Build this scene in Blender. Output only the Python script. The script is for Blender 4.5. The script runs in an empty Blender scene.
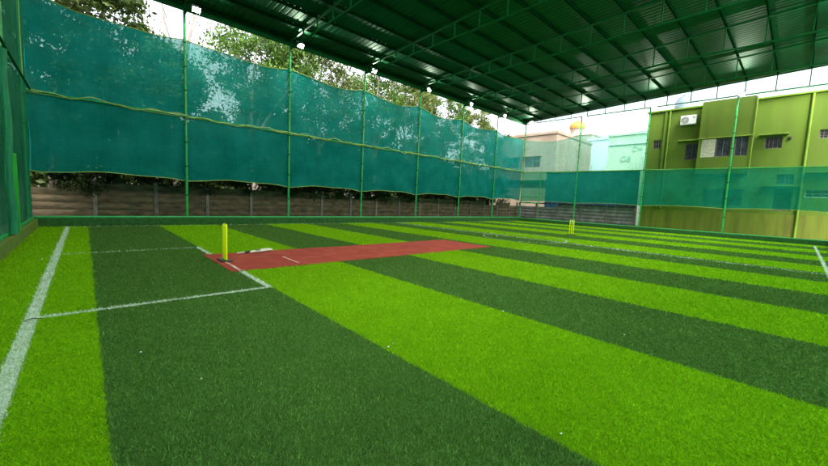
import bpy, math, random
import numpy as np
from mathutils import Vector, Matrix
random.seed(7); RNG = np.random.default_rng(7)
S = bpy.context.scene; COL = S.collection; R = math.radians

# ---------------------------------------------------------------- materials
def mat(name, col=(.5, .5, .5), rough=.6, metal=0., spec=.5):
    m = bpy.data.materials.new(name); m.use_nodes = True
    b = m.node_tree.nodes['Principled BSDF']
    b.inputs['Base Color'].default_value = (*col, 1); b.inputs['Roughness'].default_value = rough
    b.inputs['Metallic'].default_value = metal; b.inputs['Specular IOR Level'].default_value = spec
    return m
def nodes(m): return m.node_tree.nodes, m.node_tree.links, m.node_tree.nodes['Principled BSDF']
def noisy(name, c1, c2, scale=3., rough=.6, detail=6., lo=.35, hi=.65, bump=0., bscale=None, stretch=(1, 1, 1), metal=0., c3=None, s3=30., f3=.4, coord='Object', spec=.5):
    m = mat(name, c1, rough, metal, spec); N, L, B = nodes(m)
    tc = N.new('ShaderNodeTexCoord'); mp = N.new('ShaderNodeMapping'); mp.inputs['Scale'].default_value = stretch
    L.new(tc.outputs[coord], mp.inputs[0])
    n = N.new('ShaderNodeTexNoise'); n.inputs['Scale'].default_value = scale; n.inputs['Detail'].default_value = detail
    L.new(mp.outputs[0], n.inputs['Vector'])
    r = N.new('ShaderNodeValToRGB'); r.color_ramp.elements[0].position = lo; r.color_ramp.elements[1].position = hi
    r.color_ramp.elements[0].color = (*c1, 1); r.color_ramp.elements[1].color = (*c2, 1)
    L.new(n.outputs['Fac'], r.inputs[0]); out = r.outputs[0]
    if c3:
        n3 = N.new('ShaderNodeTexNoise'); n3.inputs['Scale'].default_value = s3; n3.inputs['Detail'].default_value = 5
        L.new(mp.outputs[0], n3.inputs['Vector'])
        r3 = N.new('ShaderNodeMapRange'); r3.inputs[1].default_value = .5; r3.inputs[2].default_value = .68; r3.inputs[4].default_value = f3
        L.new(n3.outputs['Fac'], r3.inputs[0])
        mx = N.new('ShaderNodeMixRGB'); mx.inputs[2].default_value = (*c3, 1)
        L.new(r3.outputs[0], mx.inputs[0]); L.new(out, mx.inputs[1]); out = mx.outputs[0]
    L.new(out, B.inputs['Base Color'])
    if bump:
        nb = N.new('ShaderNodeTexNoise'); nb.inputs['Scale'].default_value = bscale or scale * 6; nb.inputs['Detail'].default_value = 5
        L.new(mp.outputs[0], nb.inputs['Vector'])
        bp = N.new('ShaderNodeBump'); bp.inputs['Strength'].default_value = bump; bp.inputs['Distance'].default_value = .02
        L.new(nb.outputs['Fac'], bp.inputs['Height']); L.new(bp.outputs[0], B.inputs['Normal'])
    return m

LIME = (.200, .435, .003); DARK = (.078, .185, .032); WHITE = (.76, .84, .72)
STRIPE0, STRIPEW = .06, 1.985

def turf_mat():
    m = mat('turf', LIME, .9, spec=.03); N, L, B = nodes(m)
    tc = N.new('ShaderNodeTexCoord'); sp = N.new('ShaderNodeSeparateXYZ'); L.new(tc.outputs['Object'], sp.inputs[0])
    jit = N.new('ShaderNodeTexNoise'); jit.inputs['Scale'].default_value = 9; L.new(tc.outputs['Object'], jit.inputs['Vector'])
    def math_(op, a, b=None):
        q = N.new('ShaderNodeMath'); q.operation = op
        for i, v in enumerate((a, b)):
            if v is None: continue
            if isinstance(v, (int, float)): q.inputs[i].default_value = v
            else: L.new(v, q.inputs[i])
        return q.outputs[0]
    x = math_('ADD', sp.outputs['X'], math_('MULTIPLY', math_('SUBTRACT', jit.outputs['Fac'], .5), .05))
    k = math_('DIVIDE', math_('SUBTRACT', x, STRIPE0), STRIPEW)
    fr = math_('FLOORED_MODULO', math_('FLOOR', k), 2.)          # 0 -> dark, 1 -> lime
    isl = math_('GREATER_THAN', fr, .5)
    n = N.new('ShaderNodeTexNoise'); n.inputs['Scale'].default_value = 1.1; n.inputs['Detail'].default_value = 7; n.inputs['Roughness'].default_value = .7
    L.new(tc.outputs['Object'], n.inputs['Vector'])
    f = N.new('ShaderNodeTexNoise'); f.inputs['Scale'].default_value = 55; f.inputs['Detail'].default_value = 4; L.new(tc.outputs['Object'], f.inputs['Vector'])
    mx = N.new('ShaderNodeMixRGB'); mx.inputs[1].default_value = (*DARK, 1); mx.inputs[2].default_value = (*LIME, 1); L.new(isl, mx.inputs[0])
    v = math_('ADD', math_('MULTIPLY', n.outputs['Fac'], .7), math_('MULTIPLY', f.outputs['Fac'], .9)); v = math_('ADD', v, .15)
    mv = N.new('ShaderNodeMixRGB'); mv.blend_type = 'MULTIPLY'; mv.inputs[0].default_value = 1; L.new(mx.outputs[0], mv.inputs[1]); L.new(v, mv.inputs[2])
    L.new(mv.outputs[0], B.inputs['Base Color'])
    bp = N.new('ShaderNodeBump'); bp.inputs['Strength'].default_value = .7; bp.inputs['Distance'].default_value = .02
    L.new(f.outputs['Fac'], bp.inputs['Height']); L.new(bp.outputs[0], B.inputs['Normal'])
    return m

def blade_mat():
    m = mat('turf_blade', LIME, .75, spec=.12); N, L, B = nodes(m)
    a = N.new('ShaderNodeVertexColor'); a.layer_name = 'blade'; L.new(a.outputs['Color'], B.inputs['Base Color'])
    t = N.new('ShaderNodeBsdfTranslucent'); L.new(a.outputs['Color'], t.inputs['Color'])
    mx = N.new('ShaderNodeMixShader'); mx.inputs[0].default_value = .25
    L.new(B.outputs[0], mx.inputs[1]); L.new(t.outputs[0], mx.inputs[2]); L.new(mx.outputs[0], N['Material Output'].inputs['Surface'])
    return m

def net_mat(name, col, cover, tint=(.55, .95, .85)):
    m = mat(name, col, .8, spec=.08); N, L, B = nodes(m)
    tc = N.new('ShaderNodeTexCoord')
    # woven threads, as fine as shade cloth: bands in both directions of the sheet
    mp = N.new('ShaderNodeMapping'); mp.inputs['Scale'].default_value = (1, 1, 1); L.new(tc.outputs['Object'], mp.inputs[0])
    n1 = N.new('ShaderNodeTexNoise'); n1.inputs['Scale'].default_value = .9; n1.inputs['Detail'].default_value = 6; n1.inputs['Roughness'].default_value = .6
    mp2 = N.new('ShaderNodeMapping'); mp2.inputs['Scale'].default_value = (14, 14, .5); L.new(tc.outputs['Object'], mp2.inputs[0])
    mp3 = N.new('ShaderNodeMapping'); mp3.inputs['Scale'].default_value = (.6, .6, 16); L.new(tc.outputs['Object'], mp3.inputs[0])
    n2 = N.new('ShaderNodeTexNoise'); n2.inputs['Scale'].default_value = 1; n2.inputs['Detail'].default_value = 3; L.new(mp2.outputs[0], n2.inputs['Vector'])
    n3 = N.new('ShaderNodeTexNoise'); n3.inputs['Scale'].default_value = 1; n3.inputs['Detail'].default_value = 3; L.new(mp3.outputs[0], n3.inputs['Vector'])
    L.new(mp.outputs[0], n1.inputs['Vector'])
    a1 = N.new('ShaderNodeMath'); a1.operation = 'ADD'; L.new(n1.outputs['Fac'], a1.inputs[0]); L.new(n2.outputs['Fac'], a1.inputs[1])
    a2 = N.new('ShaderNodeMath'); a2.operation = 'ADD'; L.new(a1.outputs[0], a2.inputs[0]); L.new(n3.outputs['Fac'], a2.inputs[1])
    mr = N.new('ShaderNodeMapRange'); mr.inputs[1].default_value = 1.0; mr.inputs[2].default_value = 2.0
    mr.inputs[3].default_value = cover - .10; mr.inputs[4].default_value = min(1, cover + .10); L.new(a2.outputs[0], mr.inputs[0])
    cr = N.new('ShaderNodeValToRGB'); cr.color_ramp.elements[0].position = .35; cr.color_ramp.elements[1].position = .7
    cr.color_ramp.elements[0].color = (col[0] * .75, col[1] * .8, col[2] * .8, 1); cr.color_ramp.elements[1].color = (col[0] * 1.5 + .01, col[1] * 1.15, col[2] * 1.2, 1)
    L.new(n1.outputs['Fac'], cr.inputs[0]); L.new(cr.outputs[0], B.inputs['Base Color'])
    t = N.new('ShaderNodeBsdfTranslucent'); L.new(cr.outputs[0], t.inputs['Color'])
    tr = N.new('ShaderNodeBsdfTransparent'); tr.inputs['Color'].default_value = (*tint, 1)
    m1 = N.new('ShaderNodeMixShader'); m1.inputs[0].default_value = .45; L.new(B.outputs[0], m1.inputs[1]); L.new(t.outputs[0], m1.inputs[2])
    m2 = N.new('ShaderNodeMixShader'); L.new(mr.outputs[0], m2.inputs[0]); L.new(tr.outputs[0], m2.inputs[1]); L.new(m1.outputs[0], m2.inputs[2])
    bp = N.new('ShaderNodeBump'); bp.inputs['Strength'].default_value = .35; bp.inputs['Distance'].default_value = .05
    L.new(a2.outputs[0], bp.inputs['Height']); L.new(bp.outputs[0], B.inputs['Normal'])
    L.new(m2.outputs[0], N['Material Output'].inputs['Surface'])
    return m

def leaf_mat(name, c1, c2):
    m = noisy(name, c1, c2, 1.4, .55, lo=.35, hi=.7, detail=4, spec=.35); N, L, B = nodes(m)
    src = B.inputs['Base Color'].links[0].from_socket
    g = N.new('ShaderNodeNewGeometry'); hs = N.new('ShaderNodeHueSaturation'); L.new(src, hs.inputs['Color'])
    mr = N.new('ShaderNodeMapRange'); mr.inputs[3].default_value = .55; mr.inputs[4].default_value = 1.6; L.new(g.outputs['Random Per Island'], mr.inputs[0]); L.new(mr.outputs[0], hs.inputs['Value'])
    L.new(hs.outputs[0], B.inputs['Base Color'])
    t = N.new('ShaderNodeBsdfTranslucent'); L.new(hs.outputs[0], t.inputs['Color'])
    mx = N.new('ShaderNodeMixShader'); mx.inputs[0].default_value = .4
    L.new(B.outputs[0], mx.inputs[1]); L.new(t.outputs[0], mx.inputs[2]); L.new(mx.outputs[0], N['Material Output'].inputs['Surface'])
    return m

def emit(name, col, s):
    m = mat(name, col); N, L, B = nodes(m)
    B.inputs['Emission Color'].default_value = (*col, 1); B.inputs['Emission Strength'].default_value = s
    return m
def stripes_bump(m, scale, axis='Z', strength=.6, dist=.02, rot=0):
    N, L, B = nodes(m); tc = N.new('ShaderNodeTexCoord'); w = N.new('ShaderNodeTexWave'); w.bands_direction = axis
    w.inputs['Scale'].default_value = scale; w.inputs['Distortion'].default_value = .15; L.new(tc.outputs['Object'], w.inputs['Vector'])
    bp = N.new('ShaderNodeBump'); bp.inputs['Strength'].default_value = strength; bp.inputs['Distance'].default_value = dist
    L.new(w.outputs['Fac'], bp.inputs['Height']); L.new(bp.outputs[0], B.inputs['Normal']); return m

M = {}
M['turf'] = turf_mat(); M['blade'] = blade_mat()
M['line'] = noisy('line_paint', (.30, .42, .26), (.66, .74, .62), 30, .8, lo=.3, hi=.6, bump=.5, bscale=120)
M['faint'] = noisy('worn_line_paint', (.12, .30, .06), (.50, .62, .42), 12, .8, lo=.35, hi=.6, bump=.5, bscale=120)
M['mat'] = noisy('red_mat', (.30, .030, .014), (.39, .048, .023), 2.2, .85, bump=.6, bscale=150, c3=(.40, .09, .05), s3=3.5, f3=.5, spec=.25)
M['kerb'] = noisy('kerb_turf', (.012, .075, .010), (.025, .12, .018), 8, .9, bump=.8, bscale=60)
M['kerb_left'] = noisy('kerb_turf_olive', (.09, .155, .014), (.13, .21, .02), 8, .9, bump=.8, bscale=60)
M['green'] = noisy('green_paint', (.008, .30, .06), (.012, .38, .085), 5, .38, bump=.08, c3=(.03, .12, .03), s3=9, f3=.5)
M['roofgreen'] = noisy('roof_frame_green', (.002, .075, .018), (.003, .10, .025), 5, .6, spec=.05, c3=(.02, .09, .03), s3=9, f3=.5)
M['limegreen'] = noisy('bright_green_paint', (.03, .45, .03), (.05, .52, .05), 5, .45)
M['rope'] = noisy('border_rope', (.30, .42, .06), (.42, .52, .14), 20, .7)
M['roof'] = noisy('roof_sheet_green', (.008, .088, .036), (.012, .112, .048), .8, .52, metal=.6, spec=.0, detail=8, c3=(.035, .11, .06), s3=.9, f3=.3)
M['purlin'] = noisy('purlin_dark_green', (.001, .020, .006), (.002, .03, .01), 5, .8, spec=.0)
M['net_hi'] = net_mat('net_upper', (.003, .32, .28), .84, (.75, 1, .95))
M['net_lo'] = net_mat('net_lower', (.001, .265, .225), .92, (.7, 1, .92))
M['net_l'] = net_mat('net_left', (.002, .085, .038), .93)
M['net_r'] = net_mat('net_right_lower', (.003, .30, .20), .70, (.45, 1, .75))
M['net_r2'] = net_mat('net_right_upper', (.10, .44, .36), .48, (.7, 1, .93))
M['yellow'] = noisy('stump_yellow', (.86, .95, .008), (.90, .98, .01), 6, .4)
M['black'] = noisy('black_rubber', (.012, .014, .012), (.03, .03, .028), 20, .6)
M['bat'] = noisy('bat_willow', (.62, .56, .42), (.78, .74, .62), 8, .5, stretch=(1, 6, 1))
M['sticker'] = noisy('bat_sticker', (.55, .58, .62), (.80, .80, .82), 20, .4)
M['grip'] = noisy('bat_grip', (.55, .50, .38), (.70, .66, .5), 40, .8)
M['plank'] = noisy('precast_plank', (.036, .026, .013), (.17, .122, .066), 2.2, .9, lo=.3, hi=.7, bump=.7, bscale=18, stretch=(1, 1, 2.5), c3=(.05, .075, .03), s3=2.4, f3=.8)
M['plankpost'] = noisy('precast_post', (.10, .095, .075), (.20, .185, .15), 4, .9, bump=.5)
M['greywall'] = noisy('grey_precast', (.14, .135, .12), (.27, .26, .24), 1.6, .9, bump=.5, bscale=15, c3=(.10, .10, .09), s3=1.8, f3=.6)
M['darkcap'] = noisy('mossy_capping', (.02, .022, .018), (.06, .06, .05), 7, .9, bump=.6)
M['limewall'] = noisy('lime_render', (.070, .128, .004), (.104, .178, .007), .5, .85, detail=9, lo=.3, hi=.7, bump=.25, bscale=14, c3=(.09, .14, .01), s3=.9, f3=.7, stretch=(1, 2.2, .35))
M['limedirty'] = noisy('lime_render_stained', (.10, .145, .008), (.17, .21, .014), .8, .9, lo=.3, hi=.7, bump=.3, bscale=14, c3=(.10, .08, .015), s3=1.3, f3=.6, stretch=(1, 3, .35))
M['limetrim'] = noisy('lime_trim', (.105, .195, .008), (.15, .255, .016), 2, .8)
M['limeslab'] = noisy('weathered_slab', (.13, .20, .03), (.24, .33, .04), 3, .9, bump=.4)
M['glass'] = noisy('dark_window_glass', (.025, .03, .045), (.07, .075, .10), 3, .18)
M['dglass'] = noisy('unlit_opening', (.012, .012, .014), (.035, .03, .03), 4, .35)
M['frame'] = noisy('window_frame', (.10, .09, .08), (.20, .19, .17), 9, .6)
M['tile'] = noisy('pale_tile', (.42, .42, .30), (.62, .62, .5), 9, .35)
M['white'] = noisy('white_casing', (.62, .64, .62), (.76, .77, .75), 4, .45)
M['fan'] = noisy('dark_grille', (.05, .055, .06), (.12, .12, .12), 9, .5)
M['blue'] = stripes_bump(noisy('blue_sheet', (.012, .10, .20), (.02, .15, .27), 1.2, .5), 5, 'Y', .8, .03)
M['cream'] = noisy('cream_render', (.24, .185, .13), (.33, .26, .19), .6, .85, detail=8, bump=.1)
M['cream2'] = noisy('pale_cream_render', (.42, .34, .27), (.50, .43, .36), .5, .85)
M['paleblue'] = noisy('pale_blue_render', (.66, .76, .82), (.74, .82, .86), .5, .85)
M['palegreen'] = noisy('pale_green_render', (.58, .76, .54), (.66, .80, .60), .5, .85)
M['orange'] = noisy('orange_dome', (.60, .20, .03), (.70, .28, .05), 2, .6)
M['tankblue'] = noisy('grey_blue_tank', (.26, .34, .44), (.36, .44, .52), 2, .5)
M['lettering'] = noisy('faded_lettering', (.34, .55, .40), (.40, .60, .46), 3, .8)
M['bark'] = noisy('bark', (.10, .075, .05), (.30, .25, .19), 2.5, .9, bump=.6, stretch=(1, 1, .4))
M['barkpale'] = noisy('pale_bark', (.30, .24, .19), (.48, .41, .34), 2.5, .9, bump=.4, stretch=(1, 1, .4))
M['leaf_a'] = leaf_mat('leaf_dark', (.035, .075, .012), (.09, .13, .02))
M['leaf_b'] = leaf_mat('leaf_mid', (.06, .14, .018), (.13, .23, .035))
M['leaf_c'] = leaf_mat('leaf_olive', (.08, .12, .02), (.17, .20, .05))
M['shrub'] = leaf_mat('leaf_shrub', (.015, .035, .008), (.04, .07, .015))
M['dirt'] = noisy('bare_earth', (.10, .085, .06), (.20, .17, .12), .8, .95, detail=9, bump=.6, c3=(.05, .09, .02), s3=.5, f3=.8)
M['concrete'] = noisy('court_slab', (.20, .20, .19), (.32, .31, .29), 1.5, .9, bump=.4)
M['litter'] = noisy('pale_petal', (.60, .60, .46), (.75, .74, .62), 40, .7)
M['twig'] = noisy('dry_stem', (.03, .03, .015), (.07, .06, .03), 40, .8)
M['lamp'] = emit('lamp_glow', (1., .95, .82), 420.)
M['lampbody'] = noisy('lamp_housing', (.30, .31, .32), (.42, .43, .44), 8, .45, metal=.3)
M['clear'] = net_mat('gable_sheeting', (.55, .62, .68), .42, (.9, .95, 1))

# ---------------------------------------------------------------- mesh helpers
class MB:
    def __init__(s): s.v = []; s.f = []; s.sm = []
    def add(s, vs, fs, smooth=False):
        n = len(s.v); s.v += [tuple(v) for v in vs]; s.f += [tuple(i + n for i in f) for f in fs]; s.sm += [smooth] * len(fs); return s
    def box(s, a, b, bev=0.):
        x0, y0, z0 = [min(p, q) for p, q in zip(a, b)]; x1, y1, z1 = [max(p, q) for p, q in zip(a, b)]
        if bev <= 0:
            vs = [(x, y, z) for x in (x0, x1) for y in (y0, y1) for z in (z0, z1)]
            return s.add(vs, [(0, 1, 3, 2), (4, 6, 7, 5), (0, 4, 5, 1), (2, 3, 7, 6), (0, 2, 6, 4), (1, 5, 7, 3)])
        import bmesh
        bm = bmesh.new(); bmesh.ops.create_cube(bm, size=1)
        for v in bm.verts: v.co = Vector((x0 + (v.co.x + .5) * (x1 - x0), y0 + (v.co.y + .5) * (y1 - y0), z0 + (v.co.z + .5) * (z1 - z0)))
        bmesh.ops.bevel(bm, geom=bm.edges[:], offset=bev, segments=2, affect='EDGES', profile=.5)
        bm.verts.index_update(); s.add([v.co[:] for v in bm.verts], [[v.index for v in f.verts] for f in bm.faces]); bm.free(); return s
    def tube(s, pts, rad, seg=10, cap=True, square=False):
        pts = [Vector(p) for p in pts]
        if not isinstance(rad, (list, tuple)): rad = [rad] * len(pts)
        rings = []; prev = None
        for i, p in enumerate(pts):
            d = (pts[min(i + 1, len(pts) - 1)] - pts[max(i - 1, 0)]).normalized()
            if prev is None:
                u = d.cross(Vector((0, 0, 1)));
                if u.length < .05: u = Vector((1, 0, 0)) - d * d.x
                u.normalize()
            else: u = (prev - d * prev.dot(d)).normalized()
            prev = u; w = d.cross(u)
            off = math.pi / 4 if square else 0
            k = 4 if square else seg
            rings.append([p + (u * math.cos(off + 2 * math.pi * j / k) + w * math.sin(off + 2 * math.pi * j / k)) * rad[i] * (1.414 if square else 1) for j in range(k)])
        k = len(rings[0]); vs = [v for r in rings for v in r]; fs = []
        for i in range(len(rings) - 1):
            for j in range(k): fs.append((i * k + j, i * k + (j + 1) % k, (i + 1) * k + (j + 1) % k, (i + 1) * k + j))
        s.add(vs, fs, not square)
        if cap: n = len(rings); s.add(rings[0], [tuple(range(k))[::-1]]); s.add(rings[-1], [tuple(range(k))])
        return s
    def lathe(s, prof, c=(0, 0, 0), seg=24):
        vs = []; fs = []
        for r, z in prof:
            for j in range(seg): a = 2 * math.pi * j / seg; vs.append((c[0] + r * math.cos(a), c[1] + r * math.sin(a), c[2] + z))
        for i in range(len(prof) - 1):
            for j in range(seg): fs.append((i * seg + j, i * seg + (j + 1) % seg, (i + 1) * seg + (j + 1) % seg, (i + 1) * seg + j))
        s.add(vs, fs, True); return s
    def build(s, name, m, parent=None, org=(0, 0, 0), label=None):
        me = bpy.data.meshes.new(name)
        me.from_pydata([(v[0] - org[0], v[1] - org[1], v[2] - org[2]) for v in s.v], [], s.f)
        me.polygons.foreach_set('use_smooth', s.sm); me.materials.append(m); me.update()
        o = bpy.data.objects.new(name, me); COL.objects.link(o)
        if parent: o.parent = parent
        else: o.location = org
        if label: o['label'] = label
        return o

def tag(o, label, cat, group=None):
    o['label'] = label; o['category'] = cat
    if group: o['group'] = group
    return o
def thing(name, label, cat, loc=(0, 0, 0), rz=0, group=None):
    o = bpy.data.objects.new(name, None); o.empty_display_size = .2; COL.objects.link(o); o.location = loc; o.rotation_euler = (0, 0, rz)
    return tag(o, label, cat, group)
def struct(o): o['kind'] = 'structure'; return o
def copy_tree(o, parent=None):
    c = o.copy(); COL.objects.link(c); c.parent = parent
    for ch in o.children: copy_tree(ch, c)
    return c
ORD = ['first', 'second', 'third', 'fourth', 'fifth', 'sixth', 'seventh', 'eighth', 'ninth', 'tenth', 'eleventh', 'twelfth', 'thirteenth', 'fourteenth', 'fifteenth', 'sixteenth']

# ---------------------------------------------------------------- key dimensions (metres)
XL, XR, YF, YN = -1.13, 28.0, 16.62, -1.15          # inner faces of the four kerbs
PX = [-1.18 + 4.215 * k for k in range(8)]            # posts along the long far side
PY = [16.85, 12.1, 7.55, 3.12, -1.35]                # posts along the right side
YP, XP = 16.85, 28.3
def roofz(y): return 8.50 + (16.8 - y) * .046

# ---------------------------------------------------------------- ground
struct(MB().add([(-300, -300, -.06), (500, -300, -.06), (500, 500, -.06), (-300, 500, -.06)], [(0, 1, 2, 3)]).build('ground', M['dirt']))
struct(MB().box((XL - .3, YN - .35, -.055), (XR + .6, YF + .5, -.012)).build('court_slab', M['concrete']))
def sheet(mb, x0, x1, y0, y1, z, z0=None):
    if z0 is None: return mb.add([(x0, y0, z), (x1, y0, z), (x1, y1, z), (x0, y1, z)], [(0, 1, 2, 3)])
    return mb.box((x0, y0, z0), (x1, y1, z))
struct(sheet(MB(), XL, XR, YN, YF, 0.).build('turf', M['turf']))
Z1, Z2 = .005, .018
LINES = [('goal_line', -.50, -.40, -.6, 16.5, 'line'), ('far_touchline', -.40, 27.2, 16.44, 16.50, 'faint'), ('near_touchline', -.40, 27.0, -.68, -.60, 'line'),
         ('penalty_box_line', -.40, 1.98, 5.30, 5.37, 'line'), ('penalty_box_line', -.40, 1.98, 9.98, 10.04, 'faint'), ('penalty_box_line', 1.98, 2.06, 5.30, 6.70, 'line'), ('penalty_box_line', 1.98, 2.06, 8.72, 10.04, 'line'),
         ('halfway_line', 13.66, 13.74, -.60, 16.44, 'line')]
for n, a, b, c, d, m in LINES: struct(sheet(MB(), a, b, c, d, Z1).build(n, M[m]))
cc, cr = (13.75, 7.9), 1.7
mb = MB(); K = 72
for i in range(K):
    a0, a1 = 2 * math.pi * i / K, 2 * math.pi * (i + 1) / K
    mb.add([(cc[0] + r * math.cos(a), cc[1] + r * math.sin(a), Z1 + .004) for a, r in ((a0, cr - .03), (a0, cr + .03), (a1, cr + .03), (a1, cr - .03))], [(0, 1, 2, 3)])
struct(mb.build('centre_circle', M['faint']))
mt = thing('pitch_mat', 'long brick red carpet strip laid on the striped turf as the cricket pitch', 'pitch mat', (1.86, 6.68, 0))
MX0, MX1, MY0, MY1 = 1.86, 9.62, 6.68, 8.74
NX, NY = 78, 21; vs = []
def matz(x, y): return .022 + .006 * math.sin(x * 2.1 + y) * math.sin(y * 3 + x * .7)
for i in range(NX + 1):
    for j in range(NY + 1):
        x = MX0 + (MX1 - MX0) * i / NX; y = MY0 + (MY1 - MY0) * j / NY
        if j in (0, NY): y += .012 * math.sin(x * 3.3 + j)
        vs.append((x, y, matz(x, y)))
fs = [(i * (NY + 1) + j, (i + 1) * (NY + 1) + j, (i + 1) * (NY + 1) + j + 1, i * (NY + 1) + j + 1) for i in range(NX) for j in range(NY)]
m_ = MB().add(vs, fs, True)
def skirt(idx):
    q = [vs[k] for k in idx]; n = len(q)
    m_.add(q + [(a, b, 0) for a, b, c in q], [(k, k + 1, n + k + 1, n + k) for k in range(n - 1)])
skirt([i * (NY + 1) for i in range(NX + 1)]); skirt([i * (NY + 1) + NY for i in range(NX + 1)]); skirt(list(range(NY + 1))); skirt([NX * (NY + 1) + j for j in range(NY + 1)])
m_.build('carpet', M['mat'], mt, mt.location)
def matline(x0, x1, y0, y1, n=10):
    q = []; f = []
    for k in range(n + 1):
        y = y0 + (y1 - y0) * k / n; q += [(x0, y, matz(x0, y) + .004), (x1, y, matz(x1, y) + .004)]
    return MB().add(q, [(2 * k, 2 * k + 1, 2 * k + 3, 2 * k + 2) for k in range(n)])
CREASE = noisy('crease_paint', (.45, .10, .07), (.72, .55, .48), 9, .8, lo=.3, hi=.6)
matline(1.99, 2.04, 6.70, 7.75).build('crease_line', CREASE, mt, mt.location)
matline(3.20, 3.24, 6.9, 7.75).build('crease_line', CREASE, mt, mt.location)

# turf blades near the camera: one uncountable mass, thinner with distance
def blades():
    n = 1300000
    u = RNG.random(n); r0, r1 = 1.5, 33.0
    r = r0 * (r1 / r0) ** u; a = np.radians(RNG.uniform(-12, 112, n))
    x, y = r * np.cos(a), r * np.sin(a)
    ok = (x > XL + .01) & (x < XR) & (y > YN) & (y < YF - .02)
    jm = .02 * np.sin(x * 3.3)
    ok &= ~((x > MX0 + .01) & (x < MX1) & (y > MY0 + .02) & (y < MY1 - .02))
    x, y, r = x[ok], y[ok], r[ok]; n = len(x)
    lean = RNG.uniform(0, 2 * np.pi, n)
    nz = lambda s, ph: .5 + .5 * np.sin(x * s + 2.1 * np.sin(y * s * .7 + ph)) * np.cos(y * s * 1.1 + 1.7 * np.sin(x * s * .6 + ph))
    h = (.013 + .012 * RNG.random(n)) * (1 + .3 * nz(5, 1)) * np.clip(r / 5, .9, 1.5); w = np.clip(.0008 * r, .0022, .014) * RNG.uniform(.7, 1.2, n)
    lo = h * (.3 + 1.0 * RNG.random(n)); az = RNG.uniform(0, 2 * np.pi, n)
    dx, dy = np.cos(az) * w, np.sin(az) * w
    tx = x + np.cos(lean) * lo + .006 * (nz(2, 0) - .5); ty = y + np.sin(lean) * lo
    V = np.empty((n, 3, 3), np.float32)
    V[:, 0] = np.stack([x - dx, y - dy, np.full(n, .001)], 1); V[:, 1] = np.stack([x + dx, y + dy, np.full(n, .001)], 1); V[:, 2] = np.stack([tx, ty, h], 1)
    k = np.floor((x + RNG.normal(0, .006, n) - STRIPE0) / STRIPEW).astype(int) % 2
    C = np.where((k == 1)[:, None], np.array(LIME), np.array(DARK))
    amp_ = np.clip(1.05 - r / 7, .16, .85); val = 1 + amp_ * RNG.uniform(-.62, .68, n) * (.74 + .34 * nz(1.3, 2) * nz(4.1, 5) + .24 * nz(11., 3) * nz(7.3, 8)); C = C * val[:, None]
    # yellower and greyer fibres
    yel = RNG.random(n) < .18; C[yel] = C[yel] * [1.5, 1.15, 1.2]
    pale = (RNG.random(n) < .12 * np.clip(1.3 - r / 6, 0, 1)) & (k == 0); C[pale] = C[pale] * 2.0 + [.02, .02, .02]
    wl = np.zeros(n, bool); ft = np.zeros(n, bool)
    for nm, a_, b_, c_, d_, mm in LINES:
        inn = (x > a_ - .012 * RNG.random(n)) & (x < b_ + .012 * RNG.random(n)) & (y > c_ - .012 * RNG.random(n)) & (y < d_ + .012 * RNG.random(n)); 
        wl |= inn & (RNG.random(n) < (.86 if mm == 'line' else .6))
    rc = np.hypot(x - 13.75, y - 7.9); wl |= (np.abs(rc - 1.7) < .035) & (RNG.random(n) < .55)
    C[wl] = np.array(WHITE) * RNG.uniform(.6, 1.1, (wl.sum(), 1))
    me = bpy.data.meshes.new('turf_blades'); me.vertices.add(n * 3); me.vertices.foreach_set('co', V.ravel())
    me.loops.add(n * 3); me.loops.foreach_set('vertex_index', np.arange(n * 3, dtype=np.int32))
    me.polygons.add(n); me.polygons.foreach_set('loop_start', np.arange(0, n * 3, 3, dtype=np.int32))
    me.update(calc_edges=True)
    ca = me.color_attributes.new('blade', 'FLOAT_COLOR', 'POINT')
    c4 = np.ones((n, 3, 4), np.float32); c4[:, :, :3] = C[:, None, :]; ca.data.foreach_set('color', c4.ravel())
    me.materials.append(M['blade']); o = bpy.data.objects.new('turf_blades', me); COL.objects.link(o)
    o['kind'] = 'stuff'; tag(o, 'short striped lime and dark green artificial grass fibres covering the court', 'grass')
blades()

# ---------------------------------------------------------------- kerbs
def kerb(name, a, b, m, label, rail):
    t = thing(name, label, 'kerb', (a[0], a[1], 0))
    MB().box(a, b, .012).build('turf_face', m, t, t.location)
    MB().tube(rail, .042, 8).build('base_rail', M['green'], t, t.location)
kerb('court_kerb', (XL - .18, YF, -.01), (XR, YF + .16, .29), M['kerb'], 'dark green turfed kerb with a bright green rail along the foot of the long plank wall',
     [(XL - .1, YF + .13, .318), (XR + .2, YF + .13, .318)])
kerb('court_kerb', (XL - .18, YN, -.01), (XL, YF - .003, .27), M['kerb_left'], 'olive green turfed kerb at the left edge of the court under the left net', [(XL - .12, YN, .296), (XL - .12, YF, .296)])
kerb('court_kerb', (XR, YN, -.01), (XR + .2, YF + .12, .25), M['kerb'], 'dark green turfed kerb in front of the lime green building', [(XR + .26, YN, .25), (XR + .26, YF, .25)])
kerb('court_kerb', (XL - .18, YN - .2, -.01), (XR + .2, YN - .003, .24), M['kerb'], 'dark turfed kerb meeting the right kerb at the far right end of the picture', [(XL, YN - .1, .265), (XR, YN - .1, .265)])

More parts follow.
